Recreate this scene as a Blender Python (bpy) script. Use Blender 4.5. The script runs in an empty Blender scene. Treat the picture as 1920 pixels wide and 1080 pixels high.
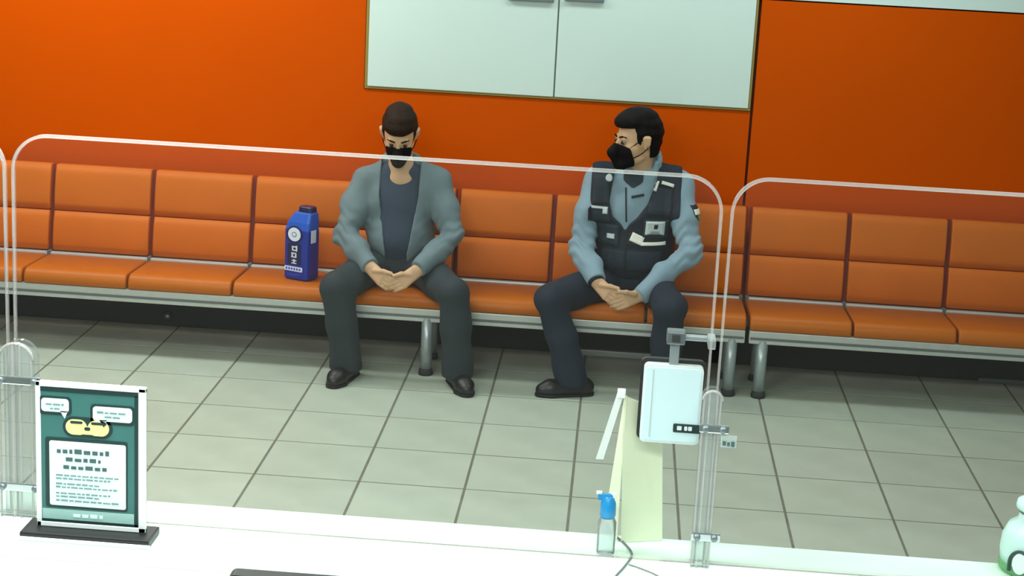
import bpy, bmesh, math, random
import numpy as np
from mathutils import Vector, Matrix
from mathutils.bvhtree import BVHTree
random.seed(7)

SC = bpy.context.scene
COL = SC.collection

# ------------------------------------------------------------------ camera
cam_data = bpy.data.cameras.new('camera')
cam = bpy.data.objects.new('camera', cam_data)
COL.objects.link(cam)
cam_data.sensor_width = 36.0
cam_data.lens = 61.61
cam_data.clip_start = 0.05
right = Vector((0.99633853, 0.06884884, 0.05068899))
up = Vector((-0.06543414, 0.23248176, 0.97039714))
fwd = Vector((-0.05502645, 0.97016085, -0.2361356))
m = Matrix((right, up, -fwd)).transposed().to_4x4()
m.translation = Vector((0.5524, -8.3332, 2.5860))
cam.matrix_world = m
SC.camera = cam

# ------------------------------------------------------------------ world and lights
def lin(c):
    c = c / 255.0
    return c / 12.92 if c <= 0.04045 else ((c + 0.055) / 1.055) ** 2.4
def rgb(r, g, b): return (lin(r), lin(g), lin(b), 1.0)

world = bpy.data.worlds.new('world'); SC.world = world
world.use_nodes = True
world.node_tree.nodes['Background'].inputs[0].default_value = (0.74, 0.95, 0.94, 1)
world.node_tree.nodes['Background'].inputs[1].default_value = 0.26

def area(name, loc, sx, sy, power, color=(0.97, 1.0, 0.95)):
    d = bpy.data.lights.new(name, 'AREA'); d.shape = 'RECTANGLE'
    d.size = sx; d.size_y = sy; d.energy = power; d.color = color
    o = bpy.data.objects.new(name, d); COL.objects.link(o); o.location = loc
    return o
# rows of ceiling lamps: over the waiting area and over the counter
area('ceiling_lamp', (-2.4, 0.05, 2.95), 3.2, 0.35, 62)
area('ceiling_lamp', (1.2, 0.05, 2.95), 2.6, 0.35, 24, (0.88, 1.0, 1.0))
area('ceiling_lamp', (-1.9, -2.4, 2.95), 2.6, 0.5, 40)
area('ceiling_lamp', (-0.75, -4.75, 2.95), 1.3, 0.6, 98, (0.95, 1.0, 0.96))
area('ceiling_lamp', (1.9, -4.7, 2.95), 1.4, 0.5, 46, (0.84, 1.0, 0.96))
area('ceiling_lamp', (0.2, -6.7, 2.95), 2.4, 0.6, 92, (0.92, 1.0, 0.96))

SC.view_settings.view_transform = 'Standard'
SC.view_settings.look = 'None'
SC.view_settings.gamma = 1.0
SC.view_settings.use_curve_mapping = False
SC.view_settings.exposure = 0.0

# ------------------------------------------------------------------ materials
def mat(name, col, rough=0.5, metal=0.0, var=0.0, scale=8.0, bump=0.0, bscale=60.0, spec=0.5, objvar=0.0, coat=0.0, sheen=0.0):
    M = bpy.data.materials.new(name); M.use_nodes = True
    nt = M.node_tree; N = nt.nodes; L = nt.links
    b = N['Principled BSDF']
    b.inputs['Base Color'].default_value = col
    b.inputs['Roughness'].default_value = rough
    b.inputs['Metallic'].default_value = metal
    b.inputs['Specular IOR Level'].default_value = spec
    b.inputs['Coat Weight'].default_value = coat
    b.inputs['Coat Roughness'].default_value = 0.15
    b.inputs['Sheen Weight'].default_value = sheen
    tc = N.new('ShaderNodeTexCoord')
    src = None
    if var > 0:
        n = N.new('ShaderNodeTexNoise'); n.inputs['Scale'].default_value = scale; n.inputs['Detail'].default_value = 6
        L.new(tc.outputs['Object'], n.inputs['Vector'])
        mr = N.new('ShaderNodeMapRange')
        mr.inputs['From Min'].default_value = 0.3; mr.inputs['From Max'].default_value = 0.7
        mr.inputs['To Min'].default_value = 1 - var; mr.inputs['To Max'].default_value = 1 + var
        L.new(n.outputs['Fac'], mr.inputs['Value'])
        src = mr.outputs['Result']
    if objvar > 0:
        oi = N.new('ShaderNodeObjectInfo')
        mo = N.new('ShaderNodeMapRange')
        mo.inputs['To Min'].default_value = 1 - objvar; mo.inputs['To Max'].default_value = 1 + objvar
        L.new(oi.outputs['Random'], mo.inputs['Value'])
        if src is not None:
            mm = N.new('ShaderNodeMath'); mm.operation = 'MULTIPLY'
            L.new(src, mm.inputs[0]); L.new(mo.outputs['Result'], mm.inputs[1]); src = mm.outputs[0]
        else: src = mo.outputs['Result']
    if src is not None:
        vm = N.new('ShaderNodeVectorMath'); vm.operation = 'SCALE'
        vm.inputs[0].default_value = col[:3]
        L.new(src, vm.inputs['Scale']); L.new(vm.outputs[0], b.inputs['Base Color'])
    if bump > 0:
        n2 = N.new('ShaderNodeTexNoise'); n2.inputs['Scale'].default_value = bscale; n2.inputs['Detail'].default_value = 4
        L.new(tc.outputs['Object'], n2.inputs['Vector'])
        bp = N.new('ShaderNodeBump'); bp.inputs['Strength'].default_value = bump; bp.inputs['Distance'].default_value = 0.01
        L.new(n2.outputs['Fac'], bp.inputs['Height']); L.new(bp.outputs[0], b.inputs['Normal'])
    return M

def clear(name, tint, haze, haze_col=(0.8, 0.85, 0.85, 1), gloss=1.0):
    """clear acrylic: straight transmission, a Fresnel reflection and a little surface haze"""
    M = bpy.data.materials.new(name); M.use_nodes = True
    nt = M.node_tree; N = nt.nodes; L = nt.links
    N.remove(N['Principled BSDF'])
    out = N['Material Output']
    tr = N.new('ShaderNodeBsdfTransparent'); tr.inputs[0].default_value = tint
    df = N.new('ShaderNodeBsdfDiffuse'); df.inputs[0].default_value = haze_col
    gl = N.new('ShaderNodeBsdfGlossy'); gl.inputs['Roughness'].default_value = 0.03
    m1 = N.new('ShaderNodeMixShader'); m1.inputs[0].default_value = haze
    L.new(tr.outputs[0], m1.inputs[1]); L.new(df.outputs[0], m1.inputs[2])
    fr = N.new('ShaderNodeFresnel'); fr.inputs[0].default_value = 1.3
    mu = N.new('ShaderNodeMath'); mu.operation = 'MULTIPLY'; mu.inputs[1].default_value = gloss
    L.new(fr.outputs[0], mu.inputs[0])
    m2 = N.new('ShaderNodeMixShader')
    L.new(mu.outputs[0], m2.inputs[0]); L.new(m1.outputs[0], m2.inputs[1]); L.new(gl.outputs[0], m2.inputs[2])
    L.new(m2.outputs[0], out.inputs[0])
    return M

MT = {}
MT['tile'] = mat('floor_tile', rgb(180, 191, 176), 0.45, var=0.07, scale=5, bump=0.03, bscale=40, objvar=0.035)
MT['grout'] = mat('grout', rgb(112, 112, 98), 0.9, var=0.12, scale=14)
MT['orange_wall'] = mat('orange_wall', rgb(203, 78, 0), 0.45, var=0.025, scale=1.3, spec=0.06)
MT['white_wall'] = mat('white_wall', rgb(214, 234, 230), 0.6, var=0.02, scale=2)
MT['dark_gap'] = mat('dark_joint', rgb(82, 30, 10), 0.8)
MT['board_white'] = mat('board_white', rgb(208, 228, 222), 0.45, var=0.015, scale=2)
MT['board_trim'] = mat('board_trim', rgb(150, 128, 60), 0.5)
MT['board_joint'] = mat('board_joint', rgb(120, 128, 124), 0.6)
MT['grey_metal'] = mat('grey_metal', rgb(120, 128, 132), 0.4, metal=0.6)
MT['kick'] = mat('kick_board', rgb(35, 40, 41), 0.6, var=0.1, scale=3)
MT['ceiling'] = mat('ceiling_white', rgb(225, 225, 220), 0.9)
MT['seat'] = mat('orange_vinyl_seat', rgb(184, 96, 10), 0.42, var=0.04, scale=5, bump=0.05, bscale=25, spec=0.25)
MT['back'] = mat('orange_vinyl_back', rgb(199, 100, 16), 0.5, var=0.05, scale=4, bump=0.05, bscale=25, spec=0.2, objvar=0.02)
MT['back_shell'] = mat('bench_back_shell', rgb(120, 26, 2), 0.6)
MT['alu'] = mat('aluminium', rgb(196, 198, 194), 0.42, metal=0.35, var=0.04, scale=20)
MT['alu_dark'] = mat('aluminium_groove', rgb(110, 116, 116), 0.5, metal=0.4)
MT['leg'] = mat('leg_metal', rgb(168, 178, 180), 0.35, metal=0.5)
MT['rubber'] = mat('rubber', rgb(44, 46, 46), 0.8)
MT['acrylic'] = clear('clear_acrylic', (0.97, 0.975, 0.975, 1), 0.005, (0.85, 0.8, 0.7, 1), gloss=0.4)
MT['acrylic_edge'] = clear('acrylic_edge', (0.95, 0.94, 0.93, 1), 0.2, (0.95, 0.93, 0.9, 1))
MT['acrylic_post'] = clear('acrylic_post', (0.93, 0.95, 0.95, 1), 0.12)
MT['counter'] = mat('counter_mint', rgb(222, 245, 231), 0.4, var=0.02, scale=6)
MT['desk'] = mat('desk_white', rgb(240, 243, 241), 0.4)
MT['counter_front'] = mat('counter_front', rgb(200, 205, 198), 0.6)
MT['chrome'] = mat('chrome', rgb(190, 200, 202), 0.2, metal=0.9)
MT['black'] = mat('black_plastic', rgb(20, 22, 23), 0.45)
MT['screen'] = mat('dark_screen', rgb(14, 16, 18), 0.2)
MT['poster_green'] = mat('poster_green', rgb(52, 108, 104), 0.5, var=0.04, scale=20)
MT['poster_pale'] = mat('poster_pale', rgb(214, 238, 236), 0.5)
MT['poster_dark'] = mat('poster_dark_outline', rgb(14, 50, 48), 0.5)
MT['poster_cream'] = mat('poster_cream', rgb(226, 214, 150), 0.5)
MT['ink'] = mat('ink_grey', rgb(112, 142, 142), 0.6)
MT['ink_dark'] = mat('ink_dark', rgb(66, 92, 92), 0.6)
MT['sign_band'] = mat('sign_band', rgb(150, 190, 184), 0.5)
MT['pad'] = mat('pad_white', rgb(220, 246, 250), 0.4)
MT['pad_edge'] = mat('pad_rim', rgb(234, 242, 242), 0.35)
MT['white'] = mat('white_plastic', rgb(238, 242, 240), 0.4)
MT['cream'] = mat('cream_card', rgb(232, 236, 206), 0.6)
MT['cyan'] = mat('blue_cap', rgb(14, 140, 204), 0.35)
MT['clear_plastic'] = clear('clear_plastic', (0.88, 0.95, 0.95, 1), 0.3)
MT['green'] = mat('green_base', rgb(86, 158, 92), 0.45)
MT['bottle_white'] = mat('bottle_white', rgb(200, 232, 226), 0.35)
MT['dark_green'] = mat('dark_green', rgb(16, 58, 46), 0.45)
MT['jug'] = mat('jug_blue', rgb(20, 44, 150), 0.35, var=0.06, scale=9)
MT['jug_light'] = mat('jug_light_blue', rgb(34, 86, 190), 0.35)
MT['jug_side'] = mat('jug_violet', rgb(62, 52, 150), 0.4)
MT['jug_dark'] = mat('jug_navy', rgb(22, 16, 70), 0.35)
MT['jug_white'] = mat('jug_print_white', rgb(222, 228, 246), 0.5)
MT['skin'] = mat('skin', rgb(206, 164, 128), 0.5, var=0.04, scale=20)
MT['hair'] = mat('hair_black', rgb(9, 5, 5), 0.7, bump=0.4, bscale=90, spec=0.2)
MT['hair_side'] = mat('hair_cropped', rgb(40, 30, 24), 0.7, bump=0.3, bscale=150)
MT['mask'] = mat('mask_black', rgb(10, 7, 8), 0.75, spec=0.2)
MT['eye'] = mat('eye_dark', rgb(34, 22, 16), 0.3)
MT['eye_white'] = mat('eye_white', rgb(150, 128, 108), 0.3)
MT['jacket'] = mat('jacket_grey', rgb(130, 155, 170), 0.8, var=0.06, scale=10, bump=0.25, bscale=18, sheen=0.1)
MT['vest'] = mat('vest_navy', rgb(16, 29, 44), 0.75, var=0.08, scale=12, bump=0.2, bscale=25)
MT['vest_pocket'] = mat('vest_pocket', rgb(26, 39, 53), 0.75, var=0.08, scale=14, bump=0.15, bscale=30)
MT['vest_edge'] = mat('vest_binding', rgb(14, 19, 27), 0.7)
MT['trousers'] = mat('trousers_navy', rgb(14, 28, 46), 0.8, var=0.07, scale=7, bump=0.25, bscale=14)
MT['shoe'] = mat('shoe_black', rgb(24, 25, 27), 0.4)
MT['sole'] = mat('shoe_sole', rgb(10, 11, 12), 0.7)
MT['patch_pale'] = mat('patch_pale', rgb(196, 206, 208), 0.6)
MT['patch_white'] = mat('patch_white', rgb(232, 232, 220), 0.6)
MT['coat'] = mat('coat_blue_grey', rgb(104, 122, 128), 0.8, var=0.06, scale=10, bump=0.25, bscale=18)
MT['shirt'] = mat('shirt_navy', rgb(46, 60, 78), 0.8, var=0.06, scale=10, bump=0.2, bscale=20)
MT['dark_trousers'] = mat('dark_trousers', rgb(36, 47, 52), 0.8, var=0.07, scale=7, bump=0.25, bscale=14)
MT['dark_hair'] = mat('dark_hair', rgb(36, 20, 9), 0.7, bump=0.4, bscale=80, spec=0.2)

# ------------------------------------------------------------------ mesh helpers
def link(name, me, mats, parent=None, base=None, smooth=False):
    if base is not None:
        me.transform(Matrix.Translation(-Vector(base)))
    for k in (mats if isinstance(mats, (list, tuple)) else [mats]): me.materials.append(MT[k])
    if smooth:
        me.polygons.foreach_set('use_smooth', [True] * len(me.polygons))
    o = bpy.data.objects.new(name, me); COL.objects.link(o)
    if parent is not None: o.parent = parent
    return o
def finish(bm, name):
    me = bpy.data.meshes.new(name); bm.normal_update(); bm.to_mesh(me); bm.free(); return me
def thing(name, label, cat, loc=(0, 0, 0), group=None):
    o = bpy.data.objects.new(name, None); COL.objects.link(o); o.location = loc
    o['label'] = label; o['category'] = cat
    if group: o['group'] = group
    return o
def tag(o, label, cat, group=None):
    o['label'] = label; o['category'] = cat
    if group: o['group'] = group
    return o
def box_bm(a, b, bev=0.0, seg=2, bm=None):
    t = bmesh.new()
    bmesh.ops.create_cube(t, size=1)
    for v in t.verts:
        v.co = Vector([a[i] + (v.co[i] + 0.5) * (b[i] - a[i]) for i in range(3)])
    if bev > 0: bmesh.ops.bevel(t, geom=t.edges[:], offset=bev, segments=seg, affect='EDGES', profile=0.6)
    if bm is None: return t
    me = bpy.data.meshes.new('t'); t.to_mesh(me); t.free(); bm.from_mesh(me); bpy.data.meshes.remove(me)
    return bm
def box(name, a, b, mt, parent=None, base=None, bev=0.0, seg=2, smooth=False):
    return link(name, finish(box_bm(a, b, bev, seg), name), mt, parent, base, smooth)
def tube_bm(pts, r, n=12, bm=None, close_ends=True):
    bm = bm or bmesh.new()
    pts = [Vector(p) for p in pts]
    rings = []
    prev = None
    for i, p in enumerate(pts):
        d = (pts[min(i + 1, len(pts) - 1)] - pts[max(i - 1, 0)]).normalized()
        if prev is None:
            a = Vector((0, 0, 1)) if abs(d.z) < 0.9 else Vector((1, 0, 0))
        else: a = prev
        x = (a - d * a.dot(d)).normalized(); prev = x
        y = d.cross(x)
        rr = r[i] if isinstance(r, (list, tuple)) else r
        rings.append([bm.verts.new(p + (x * math.cos(t) + y * math.sin(t)) * rr) for t in [2 * math.pi * k / n for k in range(n)]])
    for A, B in zip(rings, rings[1:]):
        for k in range(n): bm.faces.new((A[k], A[(k + 1) % n], B[(k + 1) % n], B[k]))
    if close_ends:
        bm.faces.new(rings[0][::-1]); bm.faces.new(rings[-1])
    return bm
def tube(name, pts, r, mt, parent=None, base=None, n=12):
    return link(name, finish(tube_bm(pts, r, n), name), mt, parent, base, True)
def lathe_bm(c, prof, n=28):
    bm = bmesh.new(); rings = []
    for r, z in prof:
        rings.append([bm.verts.new((c[0] + r * math.cos(2 * math.pi * k / n), c[1] + r * math.sin(2 * math.pi * k / n), c[2] + z)) for k in range(n)])
    for A, B in zip(rings, rings[1:]):
        for k in range(n): bm.faces.new((A[k], A[(k + 1) % n], B[(k + 1) % n], B[k]))
    bm.faces.new(rings[0][::-1]); bm.faces.new(rings[-1])
    return bm
def rrect(x0, x1, z0, z1, r, n=8, corners=(1, 1, 1, 1)):
    """outline counter-clockwise from lower left; corners = ll, lr, ur, ul"""
    pts = []
    for (cx, cz, a0, on) in ((x0 + r, z0 + r, 180, corners[0]), (x1 - r, z0 + r, 270, corners[1]), (x1 - r, z1 - r, 0, corners[2]), (x0 + r, z1 - r, 90, corners[3])):
        if on:
            for k in range(n + 1):
                a = math.radians(a0 + 90 * k / n); pts.append((cx + r * math.cos(a), cz + r * math.sin(a)))
        else:
            pts.append((x0 if cx < (x0 + x1) / 2 else x1, z0 if cz < (z0 + z1) / 2 else z1))
    return pts
def prism_bm(pts, y0, y1, caps=True, sides=True, bm=None):
    """x,z outline extruded from y0 (near the camera) to y1"""
    bm = bm or bmesh.new()
    A = [bm.verts.new((x, y0, z)) for x, z in pts]; B = [bm.verts.new((x, y1, z)) for x, z in pts]
    n = len(pts)
    if caps: bm.faces.new(A); bm.faces.new(B[::-1])
    if sides:
        for k in range(n): bm.faces.new((A[k], B[k], B[(k + 1) % n], A[(k + 1) % n]))
    return bm
def prism(name, pts, y0, y1, mt, parent=None, base=None, **kw):
    return link(name, finish(prism_bm(pts, y0, y1, **kw), name), mt, parent, base)
def structure(o): o['kind'] = 'structure'; return o

# ------------------------------------------------------------------ the setting
YW = 0.92
floor = structure(link('floor', finish(box_bm((-6, -9.5, -0.12), (6, YW + 0.1, -0.0013)), 'floor'), 'grout'))
T = 0.45; G = 0.0055
tile_me = finish(box_bm((G, G, -0.02), (T - G, T - G, 0.0), 0.001, 1), 'tile')
tile_me.materials.append(MT['tile'])
for i in range(-9, 10):
    for j in range(-10, 2):
        o = bpy.data.objects.new('tile', tile_me); COL.objects.link(o); o.parent = floor
        o.location = (i * T, j * T, random.uniform(-0.0003, 0.0003))
wall = structure(box('wall_back', (-6, YW, -0.1), (6, YW + 0.15, 3.0), 'dark_gap'))
prism('wall_panel', [(-6, 0), (1.232, 0), (1.232, 1.375), (-0.815, 1.375), (-0.815, 1.957), (-6, 1.957)], YW - 0.02, YW + 0.01, 'orange_wall', wall)
box('wall_panel', (1.246, YW - 0.026, 0.0), (6, YW + 0.01, 1.957), 'orange_wall', wall, bev=0.002, seg=1)
box('upper_wall', (-6, YW - 0.03, 1.966), (6, YW + 0.01, 3.0), 'white_wall', wall)
base_b = structure(box('baseboard_back', (-6, YW - 0.04, 0.0), (6, YW - 0.02, 0.27), 'kick', bev=0.004, seg=1))
strip = structure(box('trim_1', (0.40, YW - 0.075, 0.0), (0.86, YW - 0.042, 0.035), 'alu', bev=0.004))
strip2 = structure(box('trim_2', (2.56, YW - 0.075, 0.0), (2.95, YW - 0.042, 0.025), 'alu_dark', bev=0.004))
ceil = structure(box('ceiling', (-6, -9.5, 3.0), (6, YW + 0.1, 3.1), 'ceiling'))

# the white double panel set into the orange wall
bd = thing('wall_cabinet', 'white two-door wall cabinet set in the orange wall above the officer', 'cabinet', (0.21, YW, 1.39))
bb = (0.21, YW, 1.39)
box('door', (-0.795, YW - 0.036, 1.392), (0.193, YW - 0.002, 2.45), 'board_white', bd, bb, 0.003, 2)
box('door', (0.201, YW - 0.036, 1.392), (1.218, YW - 0.002, 2.45), 'board_white', bd, bb, 0.003, 2)
box('centre_joint', (0.192, YW - 0.024, 1.392), (0.202, YW - 0.003, 2.45), 'board_joint', bd, bb)
for a, b in (((-0.811, YW - 0.03, 1.378), (1.231, YW - 0.001, 1.391)), ((-0.811, YW - 0.03, 1.391), (-0.796, YW - 0.001, 2.46)), ((1.219, YW - 0.03, 1.391), (1.231, YW - 0.001, 2.46)), ((-0.811, YW - 0.03, 2.451), (1.231, YW - 0.001, 2.47))):
    box('frame', a, b, 'board_trim', bd, bb, 0.002, 1)
h = box('handle', (-0.07, YW - 0.062, 1.885), (0.17, YW - 0.034, 1.915), 'grey_metal', bd, bb, 0.005)
h = box('handle', (0.225, YW - 0.062, 1.898), (0.43, YW - 0.034, 1.925), 'grey_metal', bd, bb, 0.005)

# a round socket on the kick board
so = thing('floor_socket', 'small round socket on the dark kick board under the bench', 'socket', (-1.86, YW - 0.041, 0.06))
t = lathe_bm((0, 0, 0), [(0.030, 0), (0.030, 0.010), (0.024, 0.014), (0.012, 0.012)], 20); t.transform(Matrix.Rotation(math.pi / 2, 4, 'X'))
link('plate', finish(t, 'plate'), 'black', so)
t = lathe_bm((0, 0, 0.011), [(0.010, 0), (0.010, 0.004), (0.006, 0.006)], 14); t.transform(Matrix.Rotation(math.pi / 2, 4, 'X'))
link('socket_centre', finish(t, 'socket_centre'), 'alu', so)

# ------------------------------------------------------------------ benches
def profile_x(prof, x0, x1, bev, name):
    bm = bmesh.new()
    A = [bm.verts.new((x0, y, z)) for y, z in prof]; B = [bm.verts.new((x1, y, z)) for y, z in prof]
    n = len(prof)
    fa = bm.faces.new(A[::-1]); fb = bm.faces.new(B)
    for k in range(n): bm.faces.new((A[k], A[(k + 1) % n], B[(k + 1) % n], B[k]))
    bmesh.ops.recalc_face_normals(bm, faces=bm.faces[:])
    ed = [e for e in bm.edges if (e.verts[0].co.x == e.verts[1].co.x)]
    bmesh.ops.bevel(bm, geom=ed, offset=bev, segments=3, affect='EDGES', profile=0.6)
    return finish(bm, name)
# seat: flat top, rounded front edge
seat_prof = [(0.672, 0.366), (0.672, 0.405), (0.664, 0.417)]
for k in range(7):
    a = math.radians(90 + 90 * k / 6)
    seat_prof.append((0.305 + 0.05 * math.cos(a), 0.380 + 0.05 * math.sin(a) if k else 0.430))
seat_prof += [(0.256, 0.365), (0.262, 0.355), (0.29, 0.352)]
def back_slab(z0, z1, thick=0.05, bulge=0.012):
    # leaning slab between heights z0 and z1
    def yy(z): return 0.705 + (z - 0.43) * 0.17
    pr = []
    nz = 6
    for k in range(nz + 1):
        t_ = k / nz; z = z0 + (z1 - z0) * t_
        pr.append((yy(z) - bulge * math.sin(math.pi * t_) ** 0.5 if 0 < t_ < 1 else yy(z) - 0.0, z))
    pr += [(yy(z1) + thick, z1), (yy(z0) + thick, z0)]
    return pr
def bench(label, x0, pitch, n, legs, name='waiting_bench'):
    b = (x0 + pitch * n / 2, 0.26, 0.0)
    B = thing(name, label, 'bench', b, 'orange waiting benches')
    x1 = x0 + pitch * n
    for k in range(n):
        xa = x0 + k * pitch; xb = xa + pitch
        link('seat', profile_x(seat_prof, xa + 0.006, xb - 0.006, 0.012, 'seat'), 'seat', B, b, True)
        link('backrest', profile_x(back_slab(0.432, 0.640), xa + 0.012, xb - 0.012, 0.009, 'backrest'), 'back', B, b, True)
        link('backrest', profile_x(back_slab(0.646, 0.885), xa + 0.012, xb - 0.012, 0.009, 'backrest'), 'back', B, b, True)
    # shell behind the pads that shows in the joints
    link('back_shell', profile_x([(0.735, 0.43), (0.812, 0.878), (0.842, 0.878), (0.77, 0.43)], x0 + 0.004, x1 - 0.004, 0.002, 'back_shell'), 'back_shell', B, b)
    # bright strip between seat and back, with small dark clips
    box('rear_rail', (x0 + 0.004, 0.680, 0.372), (x1 - 0.004, 0.715, 0.424), 'alu', B, b, 0.006)
    for k in range(n + 1):
        xx = min(max(x0 + k * pitch, x0 + 0.012), x1 - 0.012)
        box('rail_clip', (xx - 0.009, 0.676, 0.376), (xx + 0.009, 0.72, 0.432), 'alu_dark', B, b, 0.003)
    fr = box('front_rail', (x0 + 0.006, 0.268, 0.284), (x1 - 0.006, 0.318, 0.352), 'alu', B, b, 0.006)
    g = box('groove', (x0 + 0.012, 0.264, 0.306), (x1 - 0.012, 0.27, 0.318), 'alu_dark', fr)
    g.data.transform(Matrix.Translation(-Vector(b)))
    box('rear_beam', (x0 + 0.006, 0.56, 0.30), (x1 - 0.006, 0.62, 0.35), 'alu_dark', B, b, 0.005)
    for lx in legs:
        lg = tube('leg', [(lx, 0.292, 0.03), (lx, 0.292, 0.30)], 0.030, 'leg', B, b, 18)
        link('foot_cap', finish(lathe_bm((lx - b[0], 0.292 - b[1], 0), [(0.036, 0), (0.038, 0.012), (0.032, 0.034)], 20), 'foot_cap'), 'rubber', lg, None, True)
        lg = tube('leg', [(lx, 0.60, 0.03), (lx, 0.60, 0.31)], 0.024, 'leg', B, b, 14)
        link('foot_cap', finish(lathe_bm((lx - b[0], 0.60 - b[1], 0), [(0.030, 0), (0.031, 0.012), (0.026, 0.034)], 16), 'foot_cap'), 'rubber', lg, None, True)
        box('leg_brace', (lx - 0.014, 0.30, 0.262), (lx + 0.014, 0.61, 0.292), 'alu_dark', B, b, 0.004)
    return B
bench('orange padded waiting bench at the left, the blue jug stands on it', -3.005, 0.5455, 5, (-2.93, -0.36))
bench('orange padded waiting bench in the middle that the police officer sits on', -0.272, 0.5105, 3, (-0.20, 1.19))
bench('empty orange padded waiting bench at the right', 1.268, 0.5195, 4, (1.345, 3.27))

# ------------------------------------------------------------------ signed distance bodies
class Field:
    def __init__(s, lo, hi, h):
        s.lo = np.array(lo, float); s.h = h
        s.n = np.ceil((np.array(hi) - s.lo) / h).astype(int) + 1
        s.D = np.full(s.n, 0.2, np.float32)
    def sub(s, lo, hi):
        a = np.clip(np.floor((np.array(lo) - s.lo) / s.h).astype(int), 0, s.n)
        b = np.clip(np.ceil((np.array(hi) - s.lo) / s.h).astype(int) + 1, 0, s.n)
        sl = tuple(slice(i, j) for i, j in zip(a, b))
        ax = [(s.lo[i] + s.h * np.arange(a[i], b[i])).astype(np.float32) for i in range(3)]
        X, Y, Z = np.meshgrid(*ax, indexing='ij')
        return sl, np.stack([X, Y, Z], -1)
    def add(s, f, lo, hi, k=0.02):
        mg = k * 1.5 + 3 * s.h
        sl, P = s.sub(np.array(lo) - mg, np.array(hi) + mg)
        if P.size == 0: return
        d = f(P); D = s.D[sl]
        if k > 0:
            hh = np.clip(0.5 + 0.5 * (D - d) / k, 0, 1)
            s.D[sl] = D * (1 - hh) + d * hh - k * hh * (1 - hh)
        else: s.D[sl] = np.minimum(D, d)
    def cut(s, f, k=0.008):
        sl, P = s.sub(s.lo, s.lo + s.n * s.h)
        d = -f(P); D = s.D
        hh = np.clip(0.5 - 0.5 * (D - d) / k, 0, 1)
        s.D = (D * (1 - hh) + d * hh + k * hh * (1 - hh)).astype(np.float32)
    def mod(s, f):
        sl, P = s.sub(s.lo, s.lo + s.n * s.h)
        s.D = (s.D + f(P)).astype(np.float32)
    # primitives
    def cone(s, a, b, r1, r2, k=0.02):
        a = np.array(a, np.float32); b = np.array(b, np.float32); ba = b - a; L = float(ba @ ba) + 1e-9
        def f(P):
            q = P - a; t_ = np.clip((q @ ba) / L, 0, 1)
            return np.linalg.norm(q - t_[..., None] * ba, axis=-1) - (r1 + (r2 - r1) * t_)
        m_ = max(r1, r2)
        s.add(f, np.minimum(a, b) - m_, np.maximum(a, b) + m_, k)
    def chain(s, pts, rs, k=0.02):
        for i in range(len(pts) - 1): s.cone(pts[i], pts[i + 1], rs[i], rs[i + 1], k)
    def ell(s, c, r, k=0.03, R=None):
        c = np.array(c, np.float32); r = np.array(r, np.float32); Rm = None if R is None else np.array(R, np.float32)
        def f(P):
            q = P - c
            if Rm is not None: q = q @ Rm
            k0 = np.linalg.norm(q / r, axis=-1); k1 = np.linalg.norm(q / (r * r), axis=-1) + 1e-6
            return k0 * (k0 - 1) / k1
        m_ = float(r.max()) if R is not None else r
        s.add(f, c - m_, c + m_, k)
    def mesh(s, name):
        D = s.D; h_ = s.h
        S = D < 0
        nx, ny, nz = D.shape
        cnt = np.zeros((nx - 1, ny - 1, nz - 1), np.int8)
        for dx in (0, 1):
            for dy in (0, 1):
                for dz in (0, 1):
                    cnt += S[dx:nx - 1 + dx, dy:ny - 1 + dy, dz:nz - 1 + dz]
        act = (cnt > 0) & (cnt < 8)
        I = np.argwhere(act)
        idx = np.full(act.shape, -1, np.int64); idx[act] = np.arange(len(I))
        acc = np.zeros((len(I), 3)); num = np.zeros(len(I))
        C = [(0, 0, 0), (1, 0, 0), (0, 1, 0), (1, 1, 0), (0, 0, 1), (1, 0, 1), (0, 1, 1), (1, 1, 1)]
        V = [D[I[:, 0] + c[0], I[:, 1] + c[1], I[:, 2] + c[2]].astype(float) for c in C]
        for i in range(8):
            for j in range(i + 1, 8):
                if sum(abs(C[i][q] - C[j][q]) for q in range(3)) != 1: continue
                x = (V[i] < 0) != (V[j] < 0)
                t_ = np.where(x, V[i] / np.where(x, V[i] - V[j], 1), 0)
                pt = np.array(C[i])[None] + t_[:, None] * (np.array(C[j]) - np.array(C[i]))[None]
                acc += pt * x[:, None]; num += x
        co = s.lo + (I + acc / num[:, None]) * h_
        Q = []
        for ax in range(3):
            a1, a2 = (ax + 1) % 3, (ax + 2) % 3
            s0 = [slice(None)] * 3; s1 = [slice(None)] * 3
            s0[ax] = slice(0, -1); s1[ax] = slice(1, None)
            ch = S[tuple(s0)] != S[tuple(s1)]
            E = np.argwhere(ch)
            ok = (E[:, a1] > 0) & (E[:, a2] > 0) & (E[:, a1] < D.shape[a1] - 1) & (E[:, a2] < D.shape[a2] - 1)
            E = E[ok]
            def cell(o1, o2):
                K = E.copy(); K[:, a1] -= o1; K[:, a2] -= o2
                return idx[K[:, 0], K[:, 1], K[:, 2]]
            q = np.stack([cell(1, 1), cell(0, 1), cell(0, 0), cell(1, 0)], -1)
            inside = S[E[:, 0], E[:, 1], E[:, 2]]
            q[~inside] = q[~inside][:, ::-1]
            Q.append(q)
        Q = np.concatenate(Q); Q = Q[(Q >= 0).all(1)]
        me = bpy.data.meshes.new(name)
        me.vertices.add(len(co)); me.vertices.foreach_set('co', co.astype(np.float32).ravel())
        me.loops.add(len(Q) * 4); me.loops.foreach_set('vertex_index', Q.astype(np.int32).ravel())
        me.polygons.add(len(Q)); me.polygons.foreach_set('loop_start', np.arange(0, len(Q) * 4, 4, dtype=np.int32))
        me.polygons.foreach_set('loop_total', np.full(len(Q), 4, np.int32))
        me.update(calc_edges=True); me.validate()
        return me

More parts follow.
